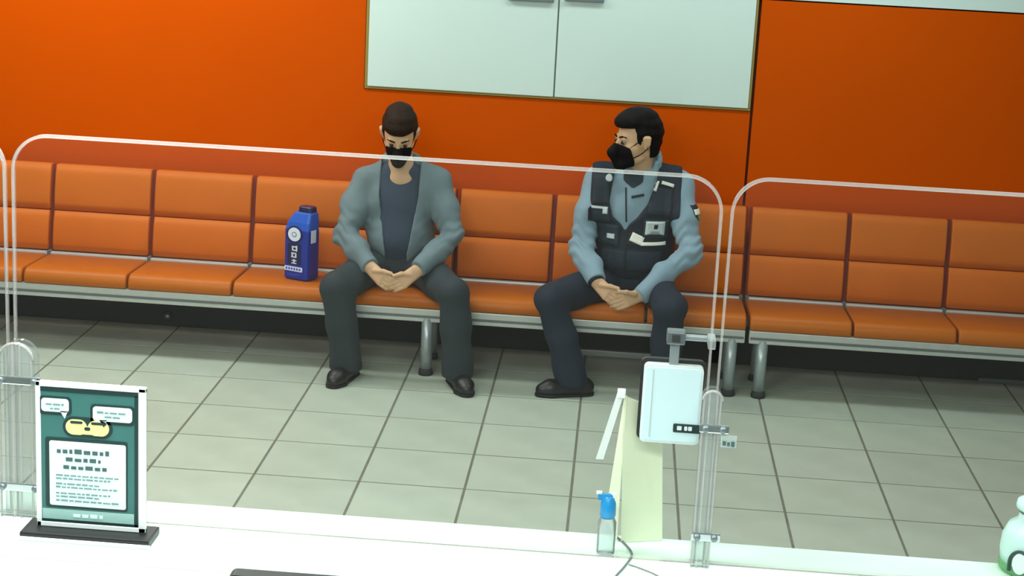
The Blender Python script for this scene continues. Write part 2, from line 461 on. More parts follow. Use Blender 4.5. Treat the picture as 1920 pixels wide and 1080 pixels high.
def halfspace(n, d):      # inside where n.P < d
    n = np.array(n, np.float32)
    return lambda P: P @ n - d
def boxf(lo, hi):
    c = (np.array(lo) + np.array(hi)) / 2; e = (np.array(hi) - np.array(lo)) / 2
    c = c.astype(np.float32); e = e.astype(np.float32)
    def f(P):
        q = np.abs(P - c) - e
        return np.linalg.norm(np.maximum(q, 0), axis=-1) + np.minimum(q.max(-1), 0)
    return f
def folds(amp, seed, fr=38.0):
    rs = np.random.RandomState(seed)
    K = rs.normal(size=(5, 3)); K /= np.linalg.norm(K, axis=1)[:, None]; K *= fr * rs.uniform(0.6, 1.5, (5, 1)); ph = rs.uniform(0, 6, 5)
    K = K.astype(np.float32)
    return lambda P: sum(np.sin(P @ K[i] + ph[i]) for i in range(5)) * (amp / 2.5)

def head_frame(c, yaw, pitch, roll, sc):
    """local X = person's right-to-left across, Y = forward, Z = up; yaw 0 faces the camera (-y); positive yaw turns to the left of the picture"""
    F = Vector((-math.sin(yaw) * math.cos(pitch), -math.cos(yaw) * math.cos(pitch), -math.sin(pitch)))
    Xr = F.cross(Vector((0, 0, 1))).normalized()
    U = Xr.cross(F)
    Rl = Matrix.Rotation(roll, 3, F)
    Xr = Rl @ Xr; U = Rl @ U
    M = np.array([list(Xr), list(F), list(U)], np.float32)     # rows
    c = np.array(c, np.float32)
    to_world = lambda p: c + sc * (np.array(p, np.float32) @ M)
    return M, to_world

def conform(bvh, origin, ux, uz, w, h_, off, direction, nx=8, nz=8, name='patch', shape=None, thick=0.004):
    """a slab laid on a body's surface: grid of w by h around origin, dropped along direction"""
    bm = bmesh.new(); G_ = {}; H_ = {}
    d = Vector(direction).normalized()
    for i in range(nx + 1):
        for j in range(nz + 1):
            u = (i / nx - 0.5) * w; v = (j / nz - 0.5) * h_
            if shape: u, v = shape(u / w, v / h_); u *= w; v *= h_
            o_ = Vector(origin) + Vector(ux) * u + Vector(uz) * v - d * 0.5
            loc, nor, _, _ = bvh.ray_cast(o_, d, 2.0)
            if loc is None:
                loc = Vector(origin) + Vector(ux) * u + Vector(uz) * v
            edge = i in (0, nx) or j in (0, nz)
            G_[i, j] = bm.verts.new(loc - d * (off * (0.75 if edge else 1.0)))
            H_[i, j] = bm.verts.new(loc + d * thick)
    for i in range(nx):
        for j in range(nz):
            bm.faces.new((G_[i, j], G_[i + 1, j], G_[i + 1, j + 1], G_[i, j + 1]))
    ring = [(i, 0) for i in range(nx)] + [(nx, j) for j in range(nz)] + [(i, nz) for i in range(nx, 0, -1)] + [(0, j) for j in range(nz, 0, -1)]
    for a, b in zip(ring, ring[1:] + ring[:1]): bm.faces.new((H_[a], H_[b], G_[b], G_[a]))
    for q in H_.values():
        if not q.link_faces: bm.verts.remove(q)
    bmesh.ops.recalc_face_normals(bm, faces=bm.faces[:])
    return finish(bm, name)

def round_shape(u, v):     # square grid -> disc
    x, y = 2 * u, 2 * v
    return 0.5 * x * math.sqrt(1 - y * y / 2), 0.5 * y * math.sqrt(1 - x * x / 2)
def shield_shape(u, v):
    k = 1.0 if v > -0.05 else max(0.12, 1.0 - ((-0.05 - v) / 0.45) ** 1.6)
    return u * k, v

def hand(F, wrist, kn, s_dir, n_dir, finger_dirs, thumb, flen=0.075):
    """palm from wrist to knuckles, four bent fingers across s_dir, and a thumb"""
    w = np.array(wrist, float); kn = np.array(kn, float); s_ = np.array(s_dir, float); s_ /= np.linalg.norm(s_)
    for q in (-0.026, -0.009, 0.009, 0.026):
        F.cone(w + s_ * q * 0.65, kn + s_ * q, 0.017, 0.0125, 0.012)
    for q, ln in zip((0.030, 0.010, -0.010, -0.029), (0.95, 1.05, 1.0, 0.8)):
        p0 = kn + s_ * q
        L = flen * ln
        d1, d2, d3 = [np.array(x, float) / np.linalg.norm(x) for x in finger_dirs]
        p1 = p0 + d1 * L * 0.45; p2 = p1 + d2 * L * 0.32; p3 = p2 + d3 * L * 0.25
        F.chain([p0, p1, p2, p3], [0.0105, 0.0098, 0.009, 0.008], 0.003)
    F.chain(thumb, [0.015, 0.0115, 0.0095][:len(thumb)], 0.006)

def person(spec):
    """one seated figure: continuous body mesh with clothing and hair as children"""
    g = spec; base = g['base']
    P = thing('person', g['label'], 'person', base)
    hs = g['hs']; M, W = head_frame(g['head'], g['yaw'], g['pitch'], g['roll'], hs)
    lo = np.array(g['lo']); hi = np.array(g['hi'])
    hipR, hipL, kneeR, kneeL, ankR, ankL = [np.array(g[k], float) for k in ('hipR', 'hipL', 'kneeR', 'kneeL', 'ankR', 'ankL')]
    shR, shL, elR, elL, wrR, wrL = [np.array(g[k], float) for k in ('shR', 'shL', 'elR', 'elL', 'wrR', 'wrL')]
    pel, chest, neck = [np.array(g[k], float) for k in ('pelvis', 'chest', 'neck')]
    # ---------------- body
    F = Field(lo, hi, 0.005)
    F.ell(pel, (0.15, 0.12, 0.08)); F.ell(chest, (0.145, 0.095, 0.17), 0.05); F.cone(pel, chest, 0.10, 0.10, 0.05)
    F.cone(chest + [0, 0, 0.1], neck, 0.07, 0.06, 0.04)
    F.cone(neck, W((0, -0.018, -0.05)), 0.056 * hs, 0.055 * hs, 0.02)
    for a, b, c in ((shR, elR, wrR), (shL, elL, wrL)):
        F.cone(neck - [0, 0, 0.06], a, 0.05, 0.045, 0.03)
        F.chain([a, b, c], [0.045, 0.036, 0.026], 0.02)
    for a, b, c in ((hipR, kneeR, ankR), (hipL, kneeL, ankL)):
        F.chain([a, b, c], [0.066, 0.05, 0.036], 0.02)
    for ank, toe in ((ankR, g['toeR']), (ankL, g['toeL'])):
        F.chain([ank, (ank[0], ank[1], 0.05), (toe[0] * 0.5 + ank[0] * 0.5, toe[1] * 0.5 + ank[1] * 0.5, 0.038)], [0.030, 0.028, 0.018], 0.008)
    g['hands'](F)
    hw = lambda c, r, k=0.02: F.ell(W(c), [x * hs for x in r], k, M.T)
    hc = lambda a, b, r1, r2, k=0.015: F.cone(W(a), W(b), r1 * hs, r2 * hs, k)
    hw((0, -0.012, 0.035), (0.075, 0.096, 0.082)); hw((0, 0.028, -0.028), (0.062, 0.066, 0.082), 0.03)
    hc((0.045, 0.01, -0.07), (0.008, 0.075, -0.098), 0.020, 0.020); hc((-0.045, 0.01, -0.07), (-0.008, 0.075, -0.098), 0.020, 0.020)
    hc((-0.034, 0.078, 0.016), (0.034, 0.078, 0.016), 0.014, 0.014, 0.01)
    hc((0, 0.092, 0.004), (0, 0.113, -0.034), 0.008, 0.013, 0.008)
    for sx in (-1, 1):
        hc((sx * 0.036, 0.058, -0.024), (sx * 0.048, 0.036, -0.03), 0.017, 0.016, 0.02)
        hc((sx * 0.077, 0.0, 0.018), (sx * 0.073, -0.004, -0.028), 0.013, 0.008, 0.004)
        hc((sx * 0.083, -0.014, 0.016), (sx * 0.081, -0.013, -0.010), 0.012, 0.010, 0.006)
    me = F.mesh('body'); body = link('body', me, 'skin', P, base, True)
    # ---------------- head details
    for sx in (-1, 1):
        c = W((sx * 0.031, 0.080, 0.000))
        bm = bmesh.new(); bmesh.ops.create_uvsphere(bm, u_segments=14, v_segments=10, radius=0.0125 * hs)
        bm.transform(Matrix.Translation(Vector(c))); e = link('eye', finish(bm, 'eye'), 'eye_white', P, base, True)
        bm = bmesh.new(); bmesh.ops.create_uvsphere(bm, u_segments=12, v_segments=8, radius=0.0095 * hs)
        bm.transform(Matrix.Translation(Vector(W((sx * 0.031, 0.0875, -0.001))))); link('iris', finish(bm, 'iris'), 'eye', e, base, True)
        tube('eyebrow', [W((sx * 0.014, 0.096, 0.020)), W((sx * 0.032, 0.093, 0.026)), W((sx * 0.050, 0.076, 0.021))], [0.003 * hs, 0.0042 * hs, 0.002 * hs], g['hair_mat'], P, base, 8)
    # hair
    c0 = np.array(g['head']); e_ = 0.16 * hs
    H = Field(c0 - e_, c0 + e_, 0.004)
    el = lambda c, r, k=0.02: H.ell(W(c), [x * hs for x in r], k, M.T)
    el((0, -0.016, 0.038), (0.083, 0.106, 0.093)); el((0, 0.050, 0.084), (0.066, 0.056, 0.033), 0.03); el((0, -0.045, -0.025), (0.064, 0.060, 0.082), 0.03)
    el((0, 0.0, 0.10), (0.062, 0.085, 0.045), 0.03)
    def local(Pp): return ((Pp - np.array(g['head'], np.float32)) @ M.T) / hs
    nz_ = folds(0.0016 * hs, 5, 110)
    H.mod(nz_)
    fl = g['fringe']
    H.cut(lambda Q: boxf((-0.2, 0.040, -0.3), (0.2, 0.3, fl))(local(Q)) * hs, 0.010)
    H.cut(lambda Q: boxf((-0.2, 0.036, -0.3), (0.2, 0.3, 0.045))(local(Q)) * hs, 0.006)
    H.cut(lambda Q: boxf((-0.2, -0.034, -0.3), (0.2, 0.3, -0.022))(local(Q)) * hs, 0.006)
    H.cut(lambda Q: (np.linalg.norm((local(Q) - np.array((0, -0.010, -0.006), np.float32))[..., 1:] / np.array((1.0, 1.5), np.float32), axis=-1) - 0.023) * hs, 0.008)
    H.cut(lambda Q: boxf((-0.2, -0.3, -0.3), (0.2, 0.3, -0.078))(local(Q)) * hs, 0.008)
    link('hair', H.mesh('hair'), g['hair_mat'], P, base, True)
    # mask
    Q_ = Field(c0 - e_, c0 + e_, 0.004)
    ml = lambda c, r, k=0.02: Q_.ell(W(c), [x * hs for x in r], k, M.T)
    mc = lambda a, b, r1, r2, k=0.015: Q_.cone(W(a), W(b), r1 * hs, r2 * hs, k)
    ml((0, 0.030, -0.030), (0.068, 0.073, 0.088)); mc((0.045, 0.012, -0.068), (0.008, 0.078, -0.100), 0.026, 0.026); mc((-0.045, 0.012, -0.068), (-0.008, 0.078, -0.100), 0.026, 0.026)
    mc((0, 0.100, -0.012), (0, 0.122, -0.046), 0.016, 0.022, 0.02); mc((0, 0.122, -0.046), (0, 0.094, -0.100), 0.020, 0.022, 0.02)
    Q_.cut(lambda Qp: (local(Qp) @ np.array((0, 0.94, -0.34), np.float32) - 0.068) * hs, 0.004)
    Q_.cut(lambda Qp: (-0.050 - local(Qp) @ np.array((0, -0.42, 1.0), np.float32)) * hs * 0.92, 0.006)
    link('face_mask', Q_.mesh('face_mask'), 'mask', P, base, True)
    for sx in (-1, 1):
        tube('ear_loop', [W((sx * 0.056, 0.062, -0.022)), W((sx * 0.066, 0.036, -0.004)), W((sx * 0.075, 0.012, 0.010)), W((sx * 0.086, -0.012, 0.026))], 0.0022 * hs, 'mask', P, base, 6)
        tube('ear_loop', [W((sx * 0.052, 0.050, -0.072)), W((sx * 0.066, 0.026, -0.058)), W((sx * 0.074, 0.008, -0.045)), W((sx * 0.082, -0.012, -0.026))], 0.0022 * hs, 'mask', P, base, 6)
    # ---------------- trousers
    R = Field(lo, (hi[0], hi[1], pel[2] + 0.16), 0.006)
    R.ell(pel + [0, 0.0, -0.005], (0.185, 0.145, 0.092)); R.cone(pel, pel + [0, -0.01, 0.11], 0.13, 0.13, 0.04)
    for a, b, c in ((hipR, kneeR, ankR), (hipL, kneeL, ankL)):
        mid = (b + c) / 2 + np.array((0, 0.012, 0))
        R.chain([a, b], [0.098, 0.080], 0.03); R.chain([b, mid, c - [0, 0, 0.035]], [0.076, 0.078, 0.080], 0.02)
    R.mod(folds(0.006, g['seed'] + 1, 30))
    R.cut(lambda Q: boxf((-9, 0.262, 0.0), (9, 0.9, 0.4315))(Q), 0.004)
    R.cut(halfspace((0, 0, 1), 0.052), 0.004)
    link('trousers', R.mesh('trousers'), g['trouser_mat'], P, base, True)
    # ---------------- shoes
    for ank, toe in ((ankR, np.array(g['toeR'], float)), (ankL, np.array(g['toeL'], float))):
        d = toe - np.array((ank[0], ank[1], toe[2])); d[2] = 0; d /= np.linalg.norm(d)
        heel = np.array((ank[0], ank[1], 0.0)) - d * 0.075
        S = Field((min(heel[0], toe[0]) - 0.09, min(heel[1], toe[1]) - 0.09, -0.001), (max(heel[0], toe[0]) + 0.09, max(heel[1], toe[1]) + 0.09, 0.16), 0.005)
        ball = toe - d * 0.075
        S.cone((heel[0], heel[1], 0.040), (ball[0], ball[1], 0.036), 0.041, 0.046, 0.03)
        S.cone((ball[0], ball[1], 0.036), (toe[0] - d[0] * 0.036, toe[1] - d[1] * 0.036, 0.030), 0.046, 0.036, 0.02)
        S.cone((heel[0] + d[0] * 0.03, heel[1] + d[1] * 0.03, 0.05), (ank[0] + d[0] * 0.01, ank[1] + d[1] * 0.01, 0.115), 0.045, 0.047, 0.03)
        S.cut(halfspace((0, 0, 1), 0.012), 0.003); S.cut(lambda Q: 0.122 - Q[..., 2], 0.003)
        sh = link('shoe', S.mesh('shoe'), 'shoe', P, base, True)
        S = Field((min(heel[0], toe[0]) - 0.09, min(heel[1], toe[1]) - 0.09, -0.012), (max(heel[0], toe[0]) + 0.09, max(heel[1], toe[1]) + 0.09, 0.05), 0.004)
        S.cone((heel[0], heel[1], 0.01), (ball[0], ball[1], 0.01), 0.043, 0.049, 0.02); S.cone((ball[0], ball[1], 0.01), (toe[0] - d[0] * 0.036, toe[1] - d[1] * 0.036, 0.01), 0.049, 0.039, 0.02)
        S.cut(halfspace((0, 0, 1), 0.001), 0.001); S.cut(lambda Q: 0.016 - Q[..., 2], 0.001)
        link('sole', S.mesh('sole'), 'sole', sh, base)
    return P, W, M

def jacket_field(g, lo, hi, h, grow=0.0, arms=True, torso=True):
    shR, shL, elR, elL, wrR, wrL, pel, chest, neck = [np.array(g[k], float) for k in ('shR', 'shL', 'elR', 'elL', 'wrR', 'wrL', 'pelvis', 'chest', 'neck')]
    J = Field(lo, hi, h); bw = g.get('wide', 0.0)
    if torso:
        J.ell(chest, (0.182 + bw + grow, 0.130 + grow, 0.225 + grow), 0.05)
        J.ell((chest * 0.35 + pel * 0.65) + [0, -0.015, 0.02], (0.178 + bw + grow, 0.152 + grow, 0.165 + grow), 0.06)
        J.cone(shR + [0.03, 0, 0.0], shL - [0.03, 0, 0.0], 0.066 + grow, 0.066 + grow, 0.06)
        for s_ in (shR, shL): J.cone(s_ * 0.7 + neck * 0.3, neck + [0, 0.0, -0.01], 0.055 + grow, 0.062 + grow, 0.04)
    if arms:
        for a, b, c in ((shR, elR, wrR), (shL, elL, wrL)):
            J.chain([a, (a + b) / 2, b], [0.072, 0.069, 0.060], 0.035); J.chain([b, (b + c) / 2, c], [0.060, 0.060, 0.046], 0.02)
    return J
def elbow_folds(J, g, amp=0.006):
    for e, sgn in ((g['elR'], 1), (g['elL'], -1)):
        e = np.array(e, np.float32)
        def f(Q, e=e, sgn=sgn):
            q = Q - e; w = np.exp(-np.sum(q * q, -1) / (2 * 0.085 ** 2))
            return amp * w * np.sin(q @ np.array((sgn * 70, 45, 95), np.float32) + 1.5 * np.sin(q[..., 0] * 60))
        J.mod(f)
def sleeve_end(J, el, wr):
    d = wr - el; d = d / np.linalg.norm(d); p_ = wr + d * 0.004
    def f(Q):
        q = Q - p_.astype(np.float32); a = q @ d.astype(np.float32)
        rad = np.linalg.norm(q, axis=-1) - 0.10
        return np.maximum(-a, rad)
    J.cut(f, 0.004)

# ------------------------------------------------------------------ the officer
OX = 0.665
off = dict(label='seated police officer in grey jacket, dark vest and black mask looking left', base=(OX, 0.45, 0.0),
           head=(0.648, 0.425, 1.262), yaw=math.radians(64), pitch=math.radians(4), roll=math.radians(0), hs=1.14, fringe=0.062, seed=3,
           lo=(0.10, -0.18, -0.002), hi=(1.12, 0.76, 1.46),
           pelvis=(OX, 0.535, 0.525), chest=(0.660, 0.515, 0.865), neck=(0.676, 0.50, 1.10),
           shR=(0.462, 0.53, 1.030), shL=(0.872, 0.53, 1.035), elR=(0.398, 0.40, 0.70), elL=(0.948, 0.36, 0.715),
           wrR=(0.486, 0.205, 0.572), wrL=(0.712, 0.215, 0.512),
           hipR=(0.585, 0.52, 0.525), hipL=(0.765, 0.52, 0.525), kneeR=(0.268, 0.105, 0.490), kneeL=(0.862, 0.075, 0.488),
           ankR=(0.400, 0.105, 0.105), ankL=(0.855, 0.12, 0.105), toeR=(0.222, 0.045, 0.0), toeL=(0.905, -0.075, 0.0),
           hair_mat='hair', trouser_mat='trousers', wide=0.022)
def off_hands(F):
    hand(F, off['wrR'], (0.548, 0.165, 0.522), (0.57, 0, 0.81), (0, -1, 0), ((0.85, -0.15, -0.5), (0.7, 0.35, -0.6), (0.3, 0.8, -0.5)), [(0.512, 0.178, 0.560), (0.560, 0.152, 0.562), (0.600, 0.143, 0.556)])
    hand(F, off['wrL'], (0.640, 0.168, 0.492), (-0.50, 0, 0.85), (0, -1, 0), ((-0.88, -0.2, -0.36), (-0.9, 0.1, -0.36), (-0.75, 0.6, -0.2)), [(0.682, 0.180, 0.522), (0.640, 0.150, 0.538), (0.604, 0.135, 0.541)], 0.085)
off['hands'] = off_hands
OP, OW, OM = person(off)
ob = off['base']
arr = lambda k: np.array(off[k], float)
jl, jh = (0.26, 0.02, 0.44), (1.10, 0.74, 1.22)
J = jacket_field(off, jl, jh, 0.006)
nk = arr('neck')
for k in range(20):                              # raised collar, open at the throat
    a = 2 * math.pi * k / 20
    fx, fy = math.sin(a), math.cos(a)            # fy = 1 is the back of the neck
    if fy < -0.80: continue
    hgt = 0.030 + 0.075 * (fy + 1) / 2
    p0 = nk + [0.082 * fx, 0.078 * fy, -0.02]; p1 = nk + [0.094 * fx, 0.094 * fy, hgt]
    J.cone(p0, p1, 0.017, 0.012, 0.012)
J.mod(folds(0.008, 11, 40)); elbow_folds(J, off)
J.cut(lambda Q: np.linalg.norm((Q - np.array(nk + [0, -0.012, 0.075], np.float32)) / np.array((1, 1, 1.6), np.float32), axis=-1) - 0.066, 0.006)
sleeve_end(J, arr('elR'), arr('wrR')); sleeve_end(J, arr('elL'), arr('wrL'))
jm = J.mesh('jacket'); jv = BVHTree.FromPolygons([v.co.copy() for v in jm.vertices], [tuple(p.vertices) for p in jm.polygons])
jacket = link('jacket', jm, 'jacket', OP, ob, True)
# dark cuff edge
cf = arr('wrR'); d = (cf - arr('elR')) / np.linalg.norm(cf - arr('elR'))
bm = tube_bm([cf - d * 0.004, cf + d * 0.012], [0.043, 0.041], 20); link('cuff', finish(bm, 'cuff'), 'vest_edge', jacket, ob, True)
cf = arr('wrL'); d = (cf - arr('elL')) / np.linalg.norm(cf - arr('elL'))
bm = tube_bm([cf - d * 0.006, cf + d * 0.008], [0.042, 0.040], 20); link('cuff', finish(bm, 'cuff'), 'jacket', jacket, ob, True)

# vest
Vf = jacket_field(off, (0.38, 0.28, 0.46), (0.94, 0.74, 1.18), 0.006, 0.016, arms=False)
for a, b in ((arr('shR'), arr('elR')), (arr('shL'), arr('elL'))): Vf.chain([a, a * 0.55 + b * 0.45], [0.086, 0.083], 0.035)
Vf.mod(folds(0.004, 21, 30))
Vf.cut(lambda Q: 0.228 + 0.04 * np.clip((0.86 - Q[..., 2]) / 0.12, 0, 1) - np.abs(Q[..., 0] - 0.657), 0.006)
def vcut(Q):   # V opening at the chest
    z_ = Q[..., 2]
    l_ = np.interp(z_, [0.80, 0.835, 0.87, 0.94, 1.06, 1.2], [0.615, 0.59, 0.545, 0.526, 0.540, 0.55])
    r_ = np.interp(z_, [0.80, 0.835, 0.87, 0.94, 1.06, 1.2], [0.615, 0.635, 0.672, 0.720, 0.760, 0.77])
    return np.maximum(np.maximum(np.abs(Q[..., 0] - (l_ + r_) / 2) - (r_ - l_) / 2, Q[..., 1] - 0.52), 0.805 - z_).astype(np.float32)
Vf.cut(vcut, 0.004)
Vf.cut(lambda Q: np.linalg.norm((Q - np.array(nk + [0, -0.0, 0.03], np.float32)) / np.array((1, 1, 1.5), np.float32), axis=-1) - 0.098, 0.006)
Vf.cut(lambda Q: Q[..., 2] - (0.548 + 0.0 * Q[..., 0]), 0.006)
vm = Vf.mesh('vest'); vb = BVHTree.FromPolygons([v.co.copy() for v in vm.vertices], [tuple(p.vertices) for p in vm.polygons])
vest = link('vest', vm, 'vest', OP, ob, True)
UX, UZ, DY = (1, 0, 0), (0, 0, 1), (0, 1, 0)
def on_vest(name, x, z, w, h_, off_, mt, tilt=0.0, shape=None, n=8, par=vest):
    ux = (math.cos(tilt), 0, math.sin(tilt)); uz = (-math.sin(tilt), 0, math.cos(tilt))
    return link(name, conform(vb, (x, 0.3, z), ux, uz, w, h_, off_, DY, n, n, name, shape), mt, par, ob, False)
def pocket(x, z, w, h_, depth=0.018, tilt=0.0):
    on_vest('pocket_edge', x, z, w + 0.016, h_ + 0.016, depth * 0.45, 'vest_edge', tilt)
    pk = on_vest('pocket', x, z, w, h_, depth, 'vest_pocket', tilt)
    return pk
pocket(0.482, 1.005, 0.078, 0.140, 0.014, 0.05)          # radio pouch on the strap
pocket(0.482, 0.878, 0.098, 0.070, 0.018, 0.04)
pocket(0.525, 0.780, 0.115, 0.098, 0.018, -0.03)
pocket(0.782, 0.962, 0.110, 0.130, 0.014, -0.05)
pocket(0.770, 0.822, 0.128, 0.092, 0.018, -0.03)
pocket(0.652, 0.655, 0.30, 0.10, 0.008, 0.0)
on_vest('round_badge', 0.518, 1.060, 0.036, 0.036, 0.024, 'patch_pale', 0, round_shape)
on_vest('clip', 0.508, 0.898, 0.026, 0.034, 0.024, 'patch_pale', 0)
on_vest('strap_band', 0.470, 0.912, 0.070, 0.010, 0.022, 'patch_pale', -0.08)
on_vest('clip', 0.544, 0.772, 0.040, 0.024, 0.028, 'patch_pale', 0)
on_vest('name_patch', 0.766, 0.826, 0.098, 0.070, 0.025, 'patch_pale', -0.03)
on_vest('patch_mark', 0.770, 0.834, 0.026, 0.030, 0.029, 'vest', -0.03, None, 4)
for k in range(3): on_vest('patch_mark', 0.766, 0.808 - 0.0075 * k, 0.070, 0.0028, 0.028, 'vest_pocket', -0.03, None, 4)
on_vest('reflective_band', 0.678, 0.768, 0.066, 0.044, 0.016, 'patch_white', -0.35)
on_vest('reflective_band', 0.762, 0.746, 0.125, 0.016, 0.022, 'patch_white', 0.02)
on_vest('band_edge', 0.720, 0.757, 0.19, 0.064, 0.009, 'vest_edge', -0.12)
on_vest('strap_mark', 0.756, 1.036, 0.020, 0.050, 0.024, 'patch_white', -0.25)
on_vest('strap_mark', 0.815, 1.046, 0.064, 0.014, 0.022, 'patch_white', -0.25)
on_vest('zip', 0.625, 0.705, 0.008, 0.19, 0.012, 'vest_edge', 0)
# pen pocket stroke and zip on the jacket chest, collar shirt
def on_jacket(name, x, z, w, h_, off_, mt, tilt=0.0, shape=None, n=8, d=DY, o0=0.3):
    ux = (math.cos(tilt), 0, math.sin(tilt)); uz = (-math.sin(tilt), 0, math.cos(tilt))
    return link(name, conform(jv, (x, o0, z), ux, uz, w, h_, off_, d, n, n, name, shape), mt, jacket, ob, False)
on_jacket('zip', 0.612, 0.93, 0.008, 0.17, 0.004, 'vest_edge', 0.08)
on_jacket('pocket_flap', 0.668, 0.980, 0.065, 0.012, 0.006, 'vest_edge', 0.25)
on_jacket('shirt_collar', 0.640, 1.060, 0.10, 0.085, 0.004, 'vest_pocket', 0.0, shield_shape)
# sleeve emblem on the picture-right arm
sd = Vector((-0.75, 0.66, 0)).normalized(); sx_ = Vector((0.66, 0.75, 0)).normalized()
def on_sleeve(name, z, w, h_, off_, mt, shape=None, dx=0.0):
    c = Vector((0.938, 0.44, z + 0.02)) + sx_ * dx
    return link(name, conform(jv, c, sx_, Vector((0, 0, 1)), w, h_, off_, sd, 8, 8, name, shape), mt, jacket, ob, False)
on_sleeve('sleeve_emblem', 0.892, 0.066, 0.074, 0.005, 'vest_edge', shield_shape)
on_sleeve('emblem_band', 0.898, 0.060, 0.026, 0.007, 'patch_white', None)
on_sleeve('emblem_band', 0.872, 0.024, 0.026, 0.007, 'board_trim', round_shape)

# ------------------------------------------------------------------ the other seated person
BX = -0.545
oth = dict(label='seated person in a blue-grey coat and dark trousers next to the blue jug', base=(BX, 0.45, 0.0),
           head=(-0.552, 0.40, 1.225), yaw=math.radians(-4), pitch=math.radians(30), roll=0.0, hs=1.10, fringe=0.048, seed=9,
           lo=(-1.02, -0.22, -0.002), hi=(0.10, 0.76, 1.44),
           pelvis=(BX, 0.535, 0.525), chest=(-0.547, 0.515, 0.835), neck=(-0.548, 0.48, 1.045),
           shR=(-0.735, 0.53, 0.955), shL=(-0.358, 0.53, 0.965), elR=(-0.815, 0.39, 0.685), elL=(-0.268, 0.39, 0.70),
           wrR=(-0.655, 0.19, 0.575), wrL=(-0.405, 0.185, 0.575),
           hipR=(-0.63, 0.52, 0.525), hipL=(-0.455, 0.52, 0.525), kneeR=(-0.80, 0.075, 0.488), kneeL=(-0.215, 0.085, 0.488),
           ankR=(-0.745, 0.12, 0.105), ankL=(-0.175, 0.12, 0.105), toeR=(-0.79, -0.075, 0.0), toeL=(-0.105, -0.065, 0.0),
           hair_mat='dark_hair', trouser_mat='dark_trousers')
def oth_hands(F):
    hand(F, oth['wrR'], (-0.585, 0.150, 0.525), (0.50, 0, 0.84), (0, -1, 0), ((0.85, -0.15, -0.5), (0.7, 0.35, -0.6), (0.3, 0.8, -0.5)), [(-0.625, 0.165, 0.560), (-0.575, 0.140, 0.566), (-0.535, 0.130, 0.560)])
    hand(F, oth['wrL'], (-0.478, 0.150, 0.518), (-0.50, 0, 0.84), (0, -1, 0), ((-0.88, -0.2, -0.4), (-0.85, 0.1, -0.45), (-0.6, 0.6, -0.4)), [(-0.440, 0.163, 0.552), (-0.485, 0.138, 0.560), (-0.520, 0.124, 0.550)], 0.085)
oth['hands'] = oth_hands
BP, BW, BM = person(oth)
qb = oth['base']; brr = lambda k: np.array(oth[k], float)
S_ = jacket_field(oth, (-0.80, 0.30, 0.44), (-0.28, 0.74, 1.16), 0.007, -0.012, arms=False)
S_.mod(folds(0.004, 31, 30))
shirt = link('shirt', S_.mesh('shirt'), 'shirt', BP, qb, True)
K = jacket_field(oth, (-0.93, 0.04, 0.44), (-0.14, 0.74, 1.20), 0.007, 0.0)
nk2 = brr('neck')
for k in range(20):
    a = 2 * math.pi * k / 20; fx, fy = math.sin(a), math.cos(a)
    if fy < -0.65: continue
    K.cone(nk2 + [0.078 * fx, 0.072 * fy, -0.03], nk2 + [0.084 * fx, 0.082 * fy, 0.035 + 0.02 * fy], 0.018, 0.013, 0.012)
K.mod(folds(0.008, 41, 36)); elbow_folds(K, oth)
def open_front(Q):
    z = Q[..., 2]
    w_ = 0.055 + 0.045 * np.clip((z - 0.6) / 0.3, 0, 1)
    return np.maximum(np.abs(Q[..., 0] + 0.547) - w_, Q[..., 1] - 0.50)
K.cut(open_front, 0.005)
K.cut(lambda Q: np.linalg.norm((Q - np.array(nk2 + [0, -0.012, 0.06], np.float32)) / np.array((1, 1, 1.6), np.float32), axis=-1) - 0.066, 0.006)
sleeve_end(K, brr('elR'), brr('wrR')); sleeve_end(K, brr('elL'), brr('wrL'))
link('coat', K.mesh('coat'), 'coat', BP, qb, True)

# ------------------------------------------------------------------ blue jug on the bench
JX, JY, JZ = -1.045, 0.445, 0.4305
jb = (JX, JY, JZ)
jg = thing('blue_jug', 'tall blue plastic jug with a round white emblem standing on the bench', 'jug', jb)
jg.rotation_euler.z = math.radians(-24); jg.scale = (1.08, 1.0, 1.0)
def ring_loft(sections, name, n=6):
    """sections: (z, x0, x1, y0, y1, r) rounded rectangles lofted upwards"""
    bm = bmesh.new(); rings = []
    for z, x0, x1, y0, y1, r in sections:
        rings.append([bm.verts.new((x, y, z)) for x, y in rrect(x0, x1, y0, y1, r, n)])
    for A, B in zip(rings, rings[1:]):
        k_ = len(A)
        for k in range(k_): bm.faces.new((A[k], A[(k + 1) % k_], B[(k + 1) % k_], B[k]))
    bm.faces.new(rings[0][::-1]); bm.faces.new(rings[-1])
    bmesh.ops.recalc_face_normals(bm, faces=bm.faces[:])
    return finish(bm, name)
link('body', ring_loft([(0.0, -0.064, 0.064, -0.050, 0.050, 0.016), (0.006, -0.070, 0.070, -0.055, 0.055, 0.018), (0.255, -0.070, 0.070, -0.055, 0.055, 0.018), (0.262, -0.069, 0.069, -0.054, 0.054, 0.018)], 'body'), 'jug', jg)
link('shoulder', ring_loft([(0.262, -0.069, 0.069, -0.054, 0.054, 0.018), (0.300, -0.060, 0.069, -0.048, 0.054, 0.018), (0.345, -0.035, 0.066, -0.030, 0.050, 0.016), (0.352, -0.030, 0.062, -0.026, 0.046, 0.014)], 'shoulder'), 'jug_light', jg, None)
link('cap', ring_loft([(0.352, -0.018, 0.062, -0.022, 0.046, 0.02), (0.376, -0.016, 0.060, -0.020, 0.044, 0.02), (0.380, -0.012, 0.056, -0.016, 0.040, 0.016)], 'cap'), 'jug_dark', jg)
